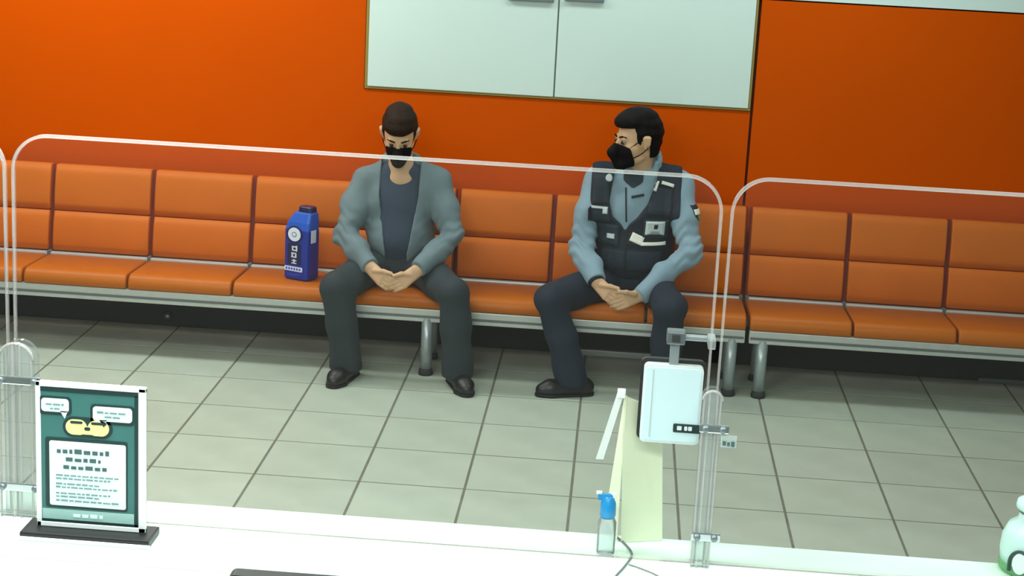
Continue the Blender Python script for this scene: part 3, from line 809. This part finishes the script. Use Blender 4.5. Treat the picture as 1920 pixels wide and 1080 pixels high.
def disc(name, cx, cz, r, y0, y1, mt, parent, n=28, base=None, sx=1.0):
    return prism(name, [(cx + sx * r * math.cos(2 * math.pi * k / n), cz + r * math.sin(2 * math.pi * k / n)) for k in range(n)], y0, y1, mt, parent, base)
disc('emblem_ring', -0.008, 0.236, 0.046, -0.0570, -0.054, 'jug_dark', jg)
em = disc('round_emblem', -0.008, 0.238, 0.036, -0.0585, -0.0555, 'jug_white', jg)
disc('emblem_mark', -0.008, 0.238, 0.014, -0.0592, -0.058, 'ink', em)
disc('emblem_mark', -0.008, 0.238, 0.009, -0.0598, -0.0586, 'jug_white', em)
prism('label_panel', rrect(-0.046, 0.030, 0.078, 0.188, 0.006), -0.0565, -0.0545, 'jug_dark', jg)
def stroke_set(name, rects, y0, y1, mt, parent, base=None):
    bm = bmesh.new()
    for x0, x1, z0, z1 in rects: prism_bm([(x0, z0), (x1, z0), (x1, z1), (x0, z1)], y0, y1, bm=bm)
    o = link(name, finish(bm, name), mt, parent, base); o['kind'] = 'stuff'; return o
stroke_set('printed_lettering', [(-0.022, 0.008, 0.170, 0.176), (-0.020, -0.013, 0.152, 0.176), (0.002, 0.010, 0.150, 0.180), (-0.018, 0.008, 0.152, 0.158),
    (-0.024, 0.006, 0.136, 0.142), (-0.022, -0.014, 0.118, 0.140), (-0.002, 0.006, 0.116, 0.142), (-0.024, 0.004, 0.116, 0.122),
    (-0.020, 0.006, 0.098, 0.103), (-0.011, -0.004, 0.086, 0.108), (-0.022, 0.006, 0.084, 0.089)], -0.0578, -0.0560, 'jug_white', jg)
wl = prism('white_label', rrect(-0.062, 0.040, 0.044, 0.068, 0.004), -0.0568, -0.0545, 'jug_white', jg)
stroke_set('printed_lettering', [(-0.054 + 0.015 * k, -0.045 + 0.015 * k, 0.050, 0.062) for k in range(6)], -0.0576, -0.0565, 'jug_light', wl)
stroke_set('printed_lettering', [(-0.048, 0.030, 0.026, 0.030), (-0.048, 0.010, 0.018, 0.021)], -0.0562, -0.0548, 'jug_light', jg)
box('side_sticker', (0.0692, -0.030, 0.196), (0.0712, 0.016, 0.262), 'jug_white', jg, None, 0.0005, 1)
box('side_panel', (0.0690, -0.040, 0.03), (0.0708, 0.040, 0.19), 'jug_side', jg, None, 0.0005, 1)

# ------------------------------------------------------------------ the counter
ct = thing('service_counter', 'pale mint service counter running across the foreground', 'counter', (0.3, -4.45, 0))
cb = (0.3, -4.45, 0)
box('ledge', (-3.5, -4.60, 0.955), (4.2, -4.295, 1.0), 'counter', ct, cb, 0.004)
box('front_panel', (-3.45, -4.40, 0.0), (4.15, -4.36, 0.955), 'counter_front', ct, cb, 0.002, 1)
box('ledge_wall', (-3.45, -4.595, 0.72), (4.15, -4.56, 0.955), 'desk', ct, cb, 0.002, 1)
sd_ = thing('staff_desk', 'white staff desk top behind the counter ledge at the bottom edge', 'desk', (0.3, -5.0, 0))
sb_ = (0.3, -5.0, 0)
box('desk_top', (-3.5, -5.45, 0.70), (4.2, -4.602, 0.735), 'desk', sd_, sb_, 0.004)
for xx in (-3.3, -1.1, 1.7, 4.0):
    box('desk_leg', (xx - 0.02, -5.40, 0.0), (xx + 0.02, -4.65, 0.70), 'counter_front', sd_, sb_, 0.003, 1)

# acrylic screens
YP = -4.44
def screen(label, x0, x1, z1, corners, r=0.085):
    b = ((x0 + x1) / 2, YP, 1.0)
    S = thing('acrylic_screen', label, 'screen', b, 'acrylic screens on the counter')
    pts = rrect(x0, x1, 1.0005, z1, r, 12, corners)
    prism('sheet', pts, YP - 0.004, YP + 0.004, 'acrylic', S, b, sides=False)
    n = len(pts)
    # polished edge: a thin band round the outline
    bm = bmesh.new(); inner = []
    cx, cz = (x0 + x1) / 2, (1.0 + z1) / 2
    for k in range(n):
        px, pz = pts[k - 1]; qx, qz = pts[(k + 1) % n]
        tx, tz = qx - px, qz - pz; L = math.hypot(tx, tz) or 1
        inner.append((pts[k][0] - tz / L * 0.0075, pts[k][1] + tx / L * 0.0075))
    vs = []
    for (ox, oz), (ix, iz) in zip(pts, inner):
        vs.append([bm.verts.new((ox, YP - 0.0046, oz)), bm.verts.new((ox, YP + 0.0046, oz)), bm.verts.new((ix, YP + 0.0046, iz)), bm.verts.new((ix, YP - 0.0046, iz))])
    for k in range(n):
        A, B = vs[k], vs[(k + 1) % n]
        for q in range(4): bm.faces.new((A[q], A[(q + 1) % 4], B[(q + 1) % 4], B[q]))
    bmesh.ops.recalc_face_normals(bm, faces=bm.faces[:])
    link('polished_edge', finish(bm, 'polished_edge'), 'acrylic_edge', S, b)
    return S
screen('widest clear acrylic screen on the counter, in front of both seated people', -0.833, 0.797, 1.927, (0, 0, 1, 1))
screen('clear acrylic screen on the counter in front of the empty right bench', 0.814, 2.45, 1.930, (0, 0, 1, 1))
screen('clear acrylic screen cut off by the left edge of the picture', -2.45, -0.846, 1.925, (0, 0, 1, 1))

def post(label, x0, x1):
    b = ((x0 + x1) / 2, YP, 1.0)
    S = thing('acrylic_post', label, 'bracket', b, 'clear brackets joining the screens')
    r = (x1 - x0) / 2 * 0.98
    pts = rrect(x0, x1, 1.0005, 1.432, r, 12, (0, 0, 1, 1))
    for y0, y1 in ((YP - 0.022, YP - 0.010), (YP + 0.010, YP + 0.022)):
        prism('plate', pts, y0, y1, 'acrylic_post', S, b)
    cx = (x0 + x1) / 2
    for xx in (x0 + 0.002, cx - 0.008, cx + 0.010, x1 - 0.004):
        zt = 1.432 - r + math.sqrt(max(r * r - (xx - cx) ** 2, 0)) - 0.004
        box('rib', (xx - 0.0015, YP - 0.028, 1.001), (xx + 0.0025, YP - 0.0225, zt), 'acrylic_edge', S, b)
    # bright rounded rim of the front plate
    rim = [(x, YP - 0.024, z) for x, z in pts[2:]]
    tube('rim', rim, 0.0035, 'acrylic_edge', S, b, 6)
    for zc in (1.345, 1.080):
        cl = box('clip', (x0 - 0.004, YP - 0.036, zc - 0.010), (x1 + 0.020, YP - 0.0285, zc + 0.010), 'chrome', S, b, 0.003)
        for xx in (x0 + 0.010, x1 + 0.006):
            t_ = lathe_bm((0, 0, 0), [(0.008, 0), (0.008, 0.006), (0.005, 0.008)], 12); t_.transform(Matrix.Translation((xx - b[0], -0.036, zc - b[2])) @ Matrix.Rotation(math.pi / 2, 4, 'X'))
            link('bolt', finish(t_, 'bolt'), 'grey_metal', cl, None, True)
    return S
post('clear ribbed bracket with metal clips left of the green poster', -0.865, -0.782)
post('narrow clear bracket with metal clips right of the white signing pad', 0.785, 0.829)

# ------------------------------------------------------------------ poster stand
PY = -4.55
pb = (-0.617, PY, 1.0)
ps = thing('poster_stand', 'clear sign stand with a dark green poster on a black base', 'sign', pb)
box('base', (-0.774, -4.598, 1.0005), (-0.468, -4.502, 1.019), 'black', ps, pb, 0.004)
for y in (-4.601,): box('base_trim', (-0.776, y, 1.0005), (-0.466, y + 0.004, 1.0085), 'pad_edge', ps, pb, 0.001, 1)
hp = rrect(-0.745, -0.488, 1.019, 1.372, 0.006, 4)
prism('acrylic_holder', hp, PY + 0.003, PY + 0.007, 'acrylic_post', ps, pb)
for a, b in (((-0.747, PY - 0.004, 1.019), (-0.735, PY + 0.008, 1.374)), ((-0.506, PY - 0.004, 1.019), (-0.488, PY + 0.008, 1.372)), ((-0.747, PY - 0.004, 1.361), (-0.488, PY + 0.008, 1.374)), ((-0.747, PY - 0.004, 1.019), (-0.488, PY + 0.008, 1.032))):
    box('holder_edge', a, b, 'pad_edge', ps, pb, 0.002, 1)
po = prism('poster', [(-0.735, 1.032), (-0.506, 1.032), (-0.506, 1.361), (-0.735, 1.361)], PY - 0.002, PY + 0.002, 'poster_green', ps, pb)
def flat(name, pts, d, mt, par=po): return prism(name, pts, PY - 0.002 - d, PY - 0.001, mt, par, pb)
flat('border', [(-0.735, 1.350), (-0.506, 1.350), (-0.506, 1.361), (-0.735, 1.361)], 0.0008, 'poster_dark')
flat('border', [(-0.515, 1.032), (-0.506, 1.032), (-0.506, 1.352), (-0.515, 1.352)], 0.0008, 'poster_dark')
flat('border', [(-0.735, 1.032), (-0.506, 1.032), (-0.506, 1.038), (-0.735, 1.038)], 0.0008, 'poster_dark')
flat('footer_band', [(-0.733, 1.039), (-0.516, 1.039), (-0.516, 1.064), (-0.733, 1.064)], 0.0009, 'sign_band')
flat('text_panel_outline', rrect(-0.725, -0.531, 1.068, 1.240, 0.006, 4), 0.0010, 'poster_dark')  # dark printed outline round the text panel
flat('text_panel', rrect(-0.715, -0.535, 1.074, 1.232, 0.005, 4), 0.0018, 'poster_pale')
def bubble(x0, x1, z0, z1, tx):
    flat('bubble_outline', rrect(x0 - 0.006, x1 + 0.006, z0 - 0.008, z1 + 0.005, 0.010, 5), 0.0010, 'poster_dark')
    pts = rrect(x0, x1, z0, z1, 0.008, 5)
    flat('speech_bubble', pts, 0.0018, 'poster_pale')
    flat('bubble_tail', [(tx - 0.009, z0 + 0.003), (tx + 0.002, z0 - 0.015), (tx + 0.009, z0 + 0.003)], 0.0018, 'poster_pale')
bubble(-0.733, -0.668, 1.302, 1.334, -0.680); bubble(-0.612, -0.520, 1.287, 1.322, -0.588)
# plain cream shape in the middle of the poster
def pill(x0, x1, z0, z1): return rrect(x0, x1, z0, z1, (z1 - z0) / 2 * 0.98, 8)
flat('cream_shape_outline', pill(-0.683, -0.566, 1.243, 1.293), 0.0010, 'poster_dark')
flat('cream_shape', pill(-0.676, -0.626, 1.250, 1.287), 0.0018, 'poster_cream'); flat('cream_shape', pill(-0.624, -0.574, 1.250, 1.287), 0.0018, 'poster_cream'); flat('cream_shape', pill(-0.655, -0.595, 1.252, 1.272), 0.0017, 'poster_cream')
flat('dark_stroke', pill(-0.665, -0.636, 1.277, 1.283), 0.0024, 'poster_dark'); flat('dark_stroke', pill(-0.616, -0.580, 1.277, 1.283), 0.0024, 'poster_dark'); flat('dark_stroke', pill(-0.632, -0.618, 1.262, 1.270), 0.0024, 'poster_dark')
# the print is too blurred to read: rows of word-length strokes
rng = random.Random(4)
def words(x0, x1, z, h_, gap=0.005):
    out = []; x = x0
    while x < x1 - 0.004:
        w = rng.uniform(0.006, 0.018); out.append((x, min(x + w, x1), z, z + h_ * rng.uniform(0.7, 1.0))); x += w + gap
    return out
ink = words(-0.697, -0.566, 1.203, 0.012) + words(-0.676, -0.594, 1.184, 0.010) + words(-0.682, -0.580, 1.165, 0.010)
stroke_set('printed_heading', ink, PY - 0.0048, PY - 0.0035, 'ink_dark', po, pb)
ink = []
for k, z in enumerate((1.147, 1.139, 1.126, 1.118, 1.103, 1.095, 1.085)):
    ink += words(-0.700, -0.552 - 0.02 * (k % 3), z, 0.0042, 0.003)
ink += words(-0.722, -0.680, 1.318, 0.005, 0.003) + words(-0.712, -0.690, 1.308, 0.004, 0.003) + words(-0.602, -0.530, 1.306, 0.005, 0.003) + words(-0.584, -0.548, 1.296, 0.004, 0.003)
stroke_set('printed_lines', ink, PY - 0.0046, PY - 0.0035, 'ink', po, pb)
stroke_set('printed_lines', words(-0.660, -0.590, 1.047, 0.009), PY - 0.0040, PY - 0.0028, 'poster_pale', po, pb)

# ------------------------------------------------------------------ white signing pad hung on a clamp
tb = (0.72, -4.38, 1.0)
tp = thing('signing_pad', 'white rounded pad with a dark sticker hanging on a clamp at the screen', 'pad', tb)
prism('pad_body', rrect(0.647, 0.786, 1.276, 1.466, 0.012, 6), -4.392, -4.368, 'pad_edge', tp, tb)
prism('pad_face', rrect(0.653, 0.780, 1.282, 1.460, 0.009, 6), -4.3945, -4.3915, 'pad', tp, tb)
prism('pad_rim', rrect(0.640, 0.790, 1.274, 1.474, 0.014, 6), -4.366, -4.350, 'black', tp, tb)
prism('pad_groove', rrect(0.668, 0.671, 1.29, 1.455, 0.001, 2), -4.3952, -4.393, 'patch_pale', tp, tb)
st = prism('sticker', rrect(0.724, 0.787, 1.306, 1.327, 0.003, 4), -4.3965, -4.394, 'poster_dark', tp, tb)
for a, b in ((0.733, 0.744), (0.750, 0.757), (0.759, 0.768)):
    prism('sticker_mark', rrect(a, b, 1.312, 1.322, 0.002, 3), -4.3978, -4.396, 'pad_edge', st, tb)
cl = box('clamp', (0.694, -4.40, 1.518), (0.737, -4.362, 1.550), 'grey_metal', tp, tb, 0.004)
box('clamp_screw', (0.706, -4.404, 1.526), (0.725, -4.399, 1.543), 'rubber', cl, tb, 0.002)
box('stem', (0.704, -4.386, 1.45), (0.726, -4.370, 1.522), 'leg', tp, tb, 0.003)
box('arm', (0.735, -4.388, 1.527), (0.806, -4.372, 1.540), 'leg', tp, tb, 0.003)
box('arm_hook', (0.788, -4.434, 1.522), (0.806, -4.372, 1.545), 'leg', tp, tb, 0.003)
tg = thing('cable_tag', 'thin clear tag with dark print beside the sticker of the white pad', 'tag', (0.845, -4.472, 1.33))
box('tag_plate', (0.832, -4.474, 1.302), (0.868, -4.470, 1.332), 'clear_plastic', tg, (0.845, -4.472, 1.33), 0.001, 1)
stroke_set('tag_print', [(0.836, 0.844, 1.308, 1.318), (0.847, 0.853, 1.307, 1.316), (0.856, 0.864, 1.306, 1.318)], -4.4755, -4.4738, 'ink_dark', tg, (0.845, -4.472, 1.33))

# cream tent card beside the pad
eb = (0.66, -4.36, 1.0)
tc = thing('tent_card', 'cream folded tent card standing left of the white pad', 'card', eb)
def plank(name, corners, th, mt, par, base, nrm):
    bm = bmesh.new(); n = Vector(nrm).normalized() * th
    A = [bm.verts.new(Vector(c)) for c in corners]; B = [bm.verts.new(Vector(c) + n) for c in corners]
    bm.faces.new(A); bm.faces.new(B[::-1])
    for k in range(4): bm.faces.new((A[k], B[k], B[(k + 1) % 4], A[(k + 1) % 4]))
    bmesh.ops.recalc_face_normals(bm, faces=bm.faces[:])
    return link(name, finish(bm, name), mt, par, base)
plank('card_face', [(0.604, -4.345, 1.372), (0.700, -4.310, 1.325), (0.722, -4.312, 1.001), (0.622, -4.345, 1.001)], 0.004, 'cream', tc, eb, (0.2, 1, 0))
plank('card_flap', [(0.590, -4.350, 1.384), (0.606, -4.350, 1.384), (0.566, -4.335, 1.205), (0.548, -4.335, 1.205)], 0.006, 'white', tc, eb, (0.2, 1, 0))
plank('card_flap', [(0.606, -4.346, 1.372), (0.612, -4.346, 1.372), (0.612, -4.340, 1.001), (0.580, -4.330, 1.06)], 0.003, 'cream', tc, eb, (0.2, 1, 0))
bx = box('card_fold', (0.589, -4.354, 1.366), (0.609, -4.336, 1.387), 'white', tc, eb, 0.003)

# small bottle with a blue cap
sbx = (0.585, -4.42, 1.0)
sbt = thing('small_bottle', 'small clear bottle with a bright blue top on the counter', 'bottle', sbx)
link('body', finish(lathe_bm((0, 0, 0.0005), [(0.020, 0), (0.022, 0.004), (0.022, 0.080), (0.016, 0.092), (0.011, 0.098)], 20), 'body'), 'clear_plastic', sbt, None, True)
link('cap', finish(lathe_bm((0, 0, 0.092), [(0.017, 0), (0.019, 0.006), (0.018, 0.036), (0.012, 0.050), (0.008, 0.054)], 20), 'cap'), 'cyan', sbt, None, True)
link('nozzle', finish(box_bm((-0.026, -0.006, 0.134), (0.010, 0.006, 0.150), 0.003), 'nozzle'), 'cyan', sbt)
link('nozzle_tip', finish(box_bm((0.006, -0.005, 0.142), (0.018, 0.005, 0.154), 0.002), 'nozzle_tip'), 'white', sbt)
link('nozzle_tip', finish(box_bm((-0.030, -0.004, 0.148), (-0.016, 0.004, 0.156), 0.002), 'nozzle_tip'), 'white', sbt)

# thin grey cable on the counter
def cable(label, pts, r=0.0028):
    # smooth the path
    P_ = [Vector(p) for p in pts]; out = []
    for i in range(len(P_) - 1):
        a = P_[max(i - 1, 0)]; b = P_[i]; c = P_[i + 1]; d = P_[min(i + 2, len(P_) - 1)]
        for k in range(6):
            t_ = k / 6
            out.append(0.5 * ((2 * b) + (c - a) * t_ + (2 * a - 5 * b + 4 * c - d) * t_ ** 2 + (3 * b - a - 3 * c + d) * t_ ** 3))
    out.append(P_[-1])
    o = link('cable', finish(tube_bm(out, r, 8), 'cable'), 'alu_dark', None, None, True)
    return tag(o, label, 'cable', 'cables on the counter')
cz = 1.0032
cable('thin grey cable curving down the counter below the tent card', [(0.610, -4.315, cz), (0.632, -4.36, cz), (0.648, -4.42, cz), (0.634, -4.49, cz), (0.612, -4.56, cz), (0.606, -4.595, cz)])
cable('thin pale cable branching to the right across the counter', [(0.642, -4.485, cz), (0.665, -4.50, cz), (0.70, -4.53, cz), (0.735, -4.575, cz), (0.75, -4.596, cz)], 0.002)

# pump bottle at the right edge
kb = (1.606, -4.330, 1.0)
kt = thing('white_pot', 'round white pot with a green base at the lower right corner', 'pot', kb)
link('base', finish(lathe_bm((0, 0, 0.0005), [(0.070, 0), (0.078, 0.006), (0.080, 0.018), (0.077, 0.024)], 32), 'base'), 'green', kt, None, True)
link('body', finish(lathe_bm((0, 0, 0.024), [(0.076, 0), (0.080, 0.03), (0.078, 0.062), (0.066, 0.090), (0.046, 0.106), (0.044, 0.122), (0.040, 0.126)], 36), 'body'), 'bottle_white', kt, None, True)
link('neck_ring', finish(lathe_bm((0, 0, 0.148), [(0.047, 0), (0.048, 0.006), (0.044, 0.009)], 30), 'neck_ring'), 'grey_metal', kt, None, True)
link('lid', finish(lathe_bm((0, 0, 0.156), [(0.052, 0), (0.054, 0.006), (0.052, 0.018), (0.040, 0.024)], 32), 'lid'), 'bottle_white', kt, None, True)
# dark arch with a pale inside on the side facing the desk
a0 = math.radians(236)
rx, ry = math.cos(a0), math.sin(a0)
tx_, ty_ = -ry, rx
arc = []
for k in range(15):
    a = math.pi * (1.05 - 1.1 * k / 14)
    u, v = 0.026 * math.cos(a), 0.040 + 0.030 * math.sin(a)
    rr = 0.083
    arc.append((rx * rr - tx_ * u * -1, ry * rr - ty_ * u * -1, v))
arc = [(arc[0][0], arc[0][1], 0.018)] + arc + [(arc[-1][0], arc[-1][1], 0.018)]
link('dark_arch', finish(tube_bm(arc, 0.0048, 8), 'dark_arch'), 'dark_green', kt, None, True)
bm = bmesh.new()
ring = []
for k in range(24):
    a = 2 * math.pi * k / 24; u, v = 0.020 * math.cos(a), 0.042 + 0.026 * math.sin(a)
    ring.append((u, v))
A = [bm.verts.new((rx * 0.076 + tx_ * u, ry * 0.076 + ty_ * u, v)) for u, v in ring]; B = [bm.verts.new((rx * 0.087 + tx_ * u * 0.9, ry * 0.087 + ty_ * u * 0.9, v)) for u, v in ring]
bm.faces.new(B)
for k in range(24): bm.faces.new((A[k], A[(k + 1) % 24], B[(k + 1) % 24], B[k]))
bmesh.ops.recalc_face_normals(bm, faces=bm.faces[:])
link('pale_inset', finish(bm, 'pale_inset'), 'pad_edge', kt)

# monitor below the frame edge
mb = (0.12, -5.2, 0.735)
mn = thing('monitor', 'black monitor whose top rim shows at the bottom edge', 'monitor', mb)
prism('casing', rrect(-0.146, 0.40, 0.90, 1.221, 0.014, 6), -5.215, -5.18, 'black', mn, mb)
prism('screen', rrect(-0.132, 0.386, 0.92, 1.206, 0.003, 3), -5.2175, -5.214, 'screen', mn, mb)
box('stand_neck', (0.095, -5.19, 0.75), (0.155, -5.165, 0.95), 'black', mn, mb, 0.004)
box('stand_foot', (0.0, -5.27, 0.7355), (0.25, -5.09, 0.752), 'black', mn, mb, 0.005)
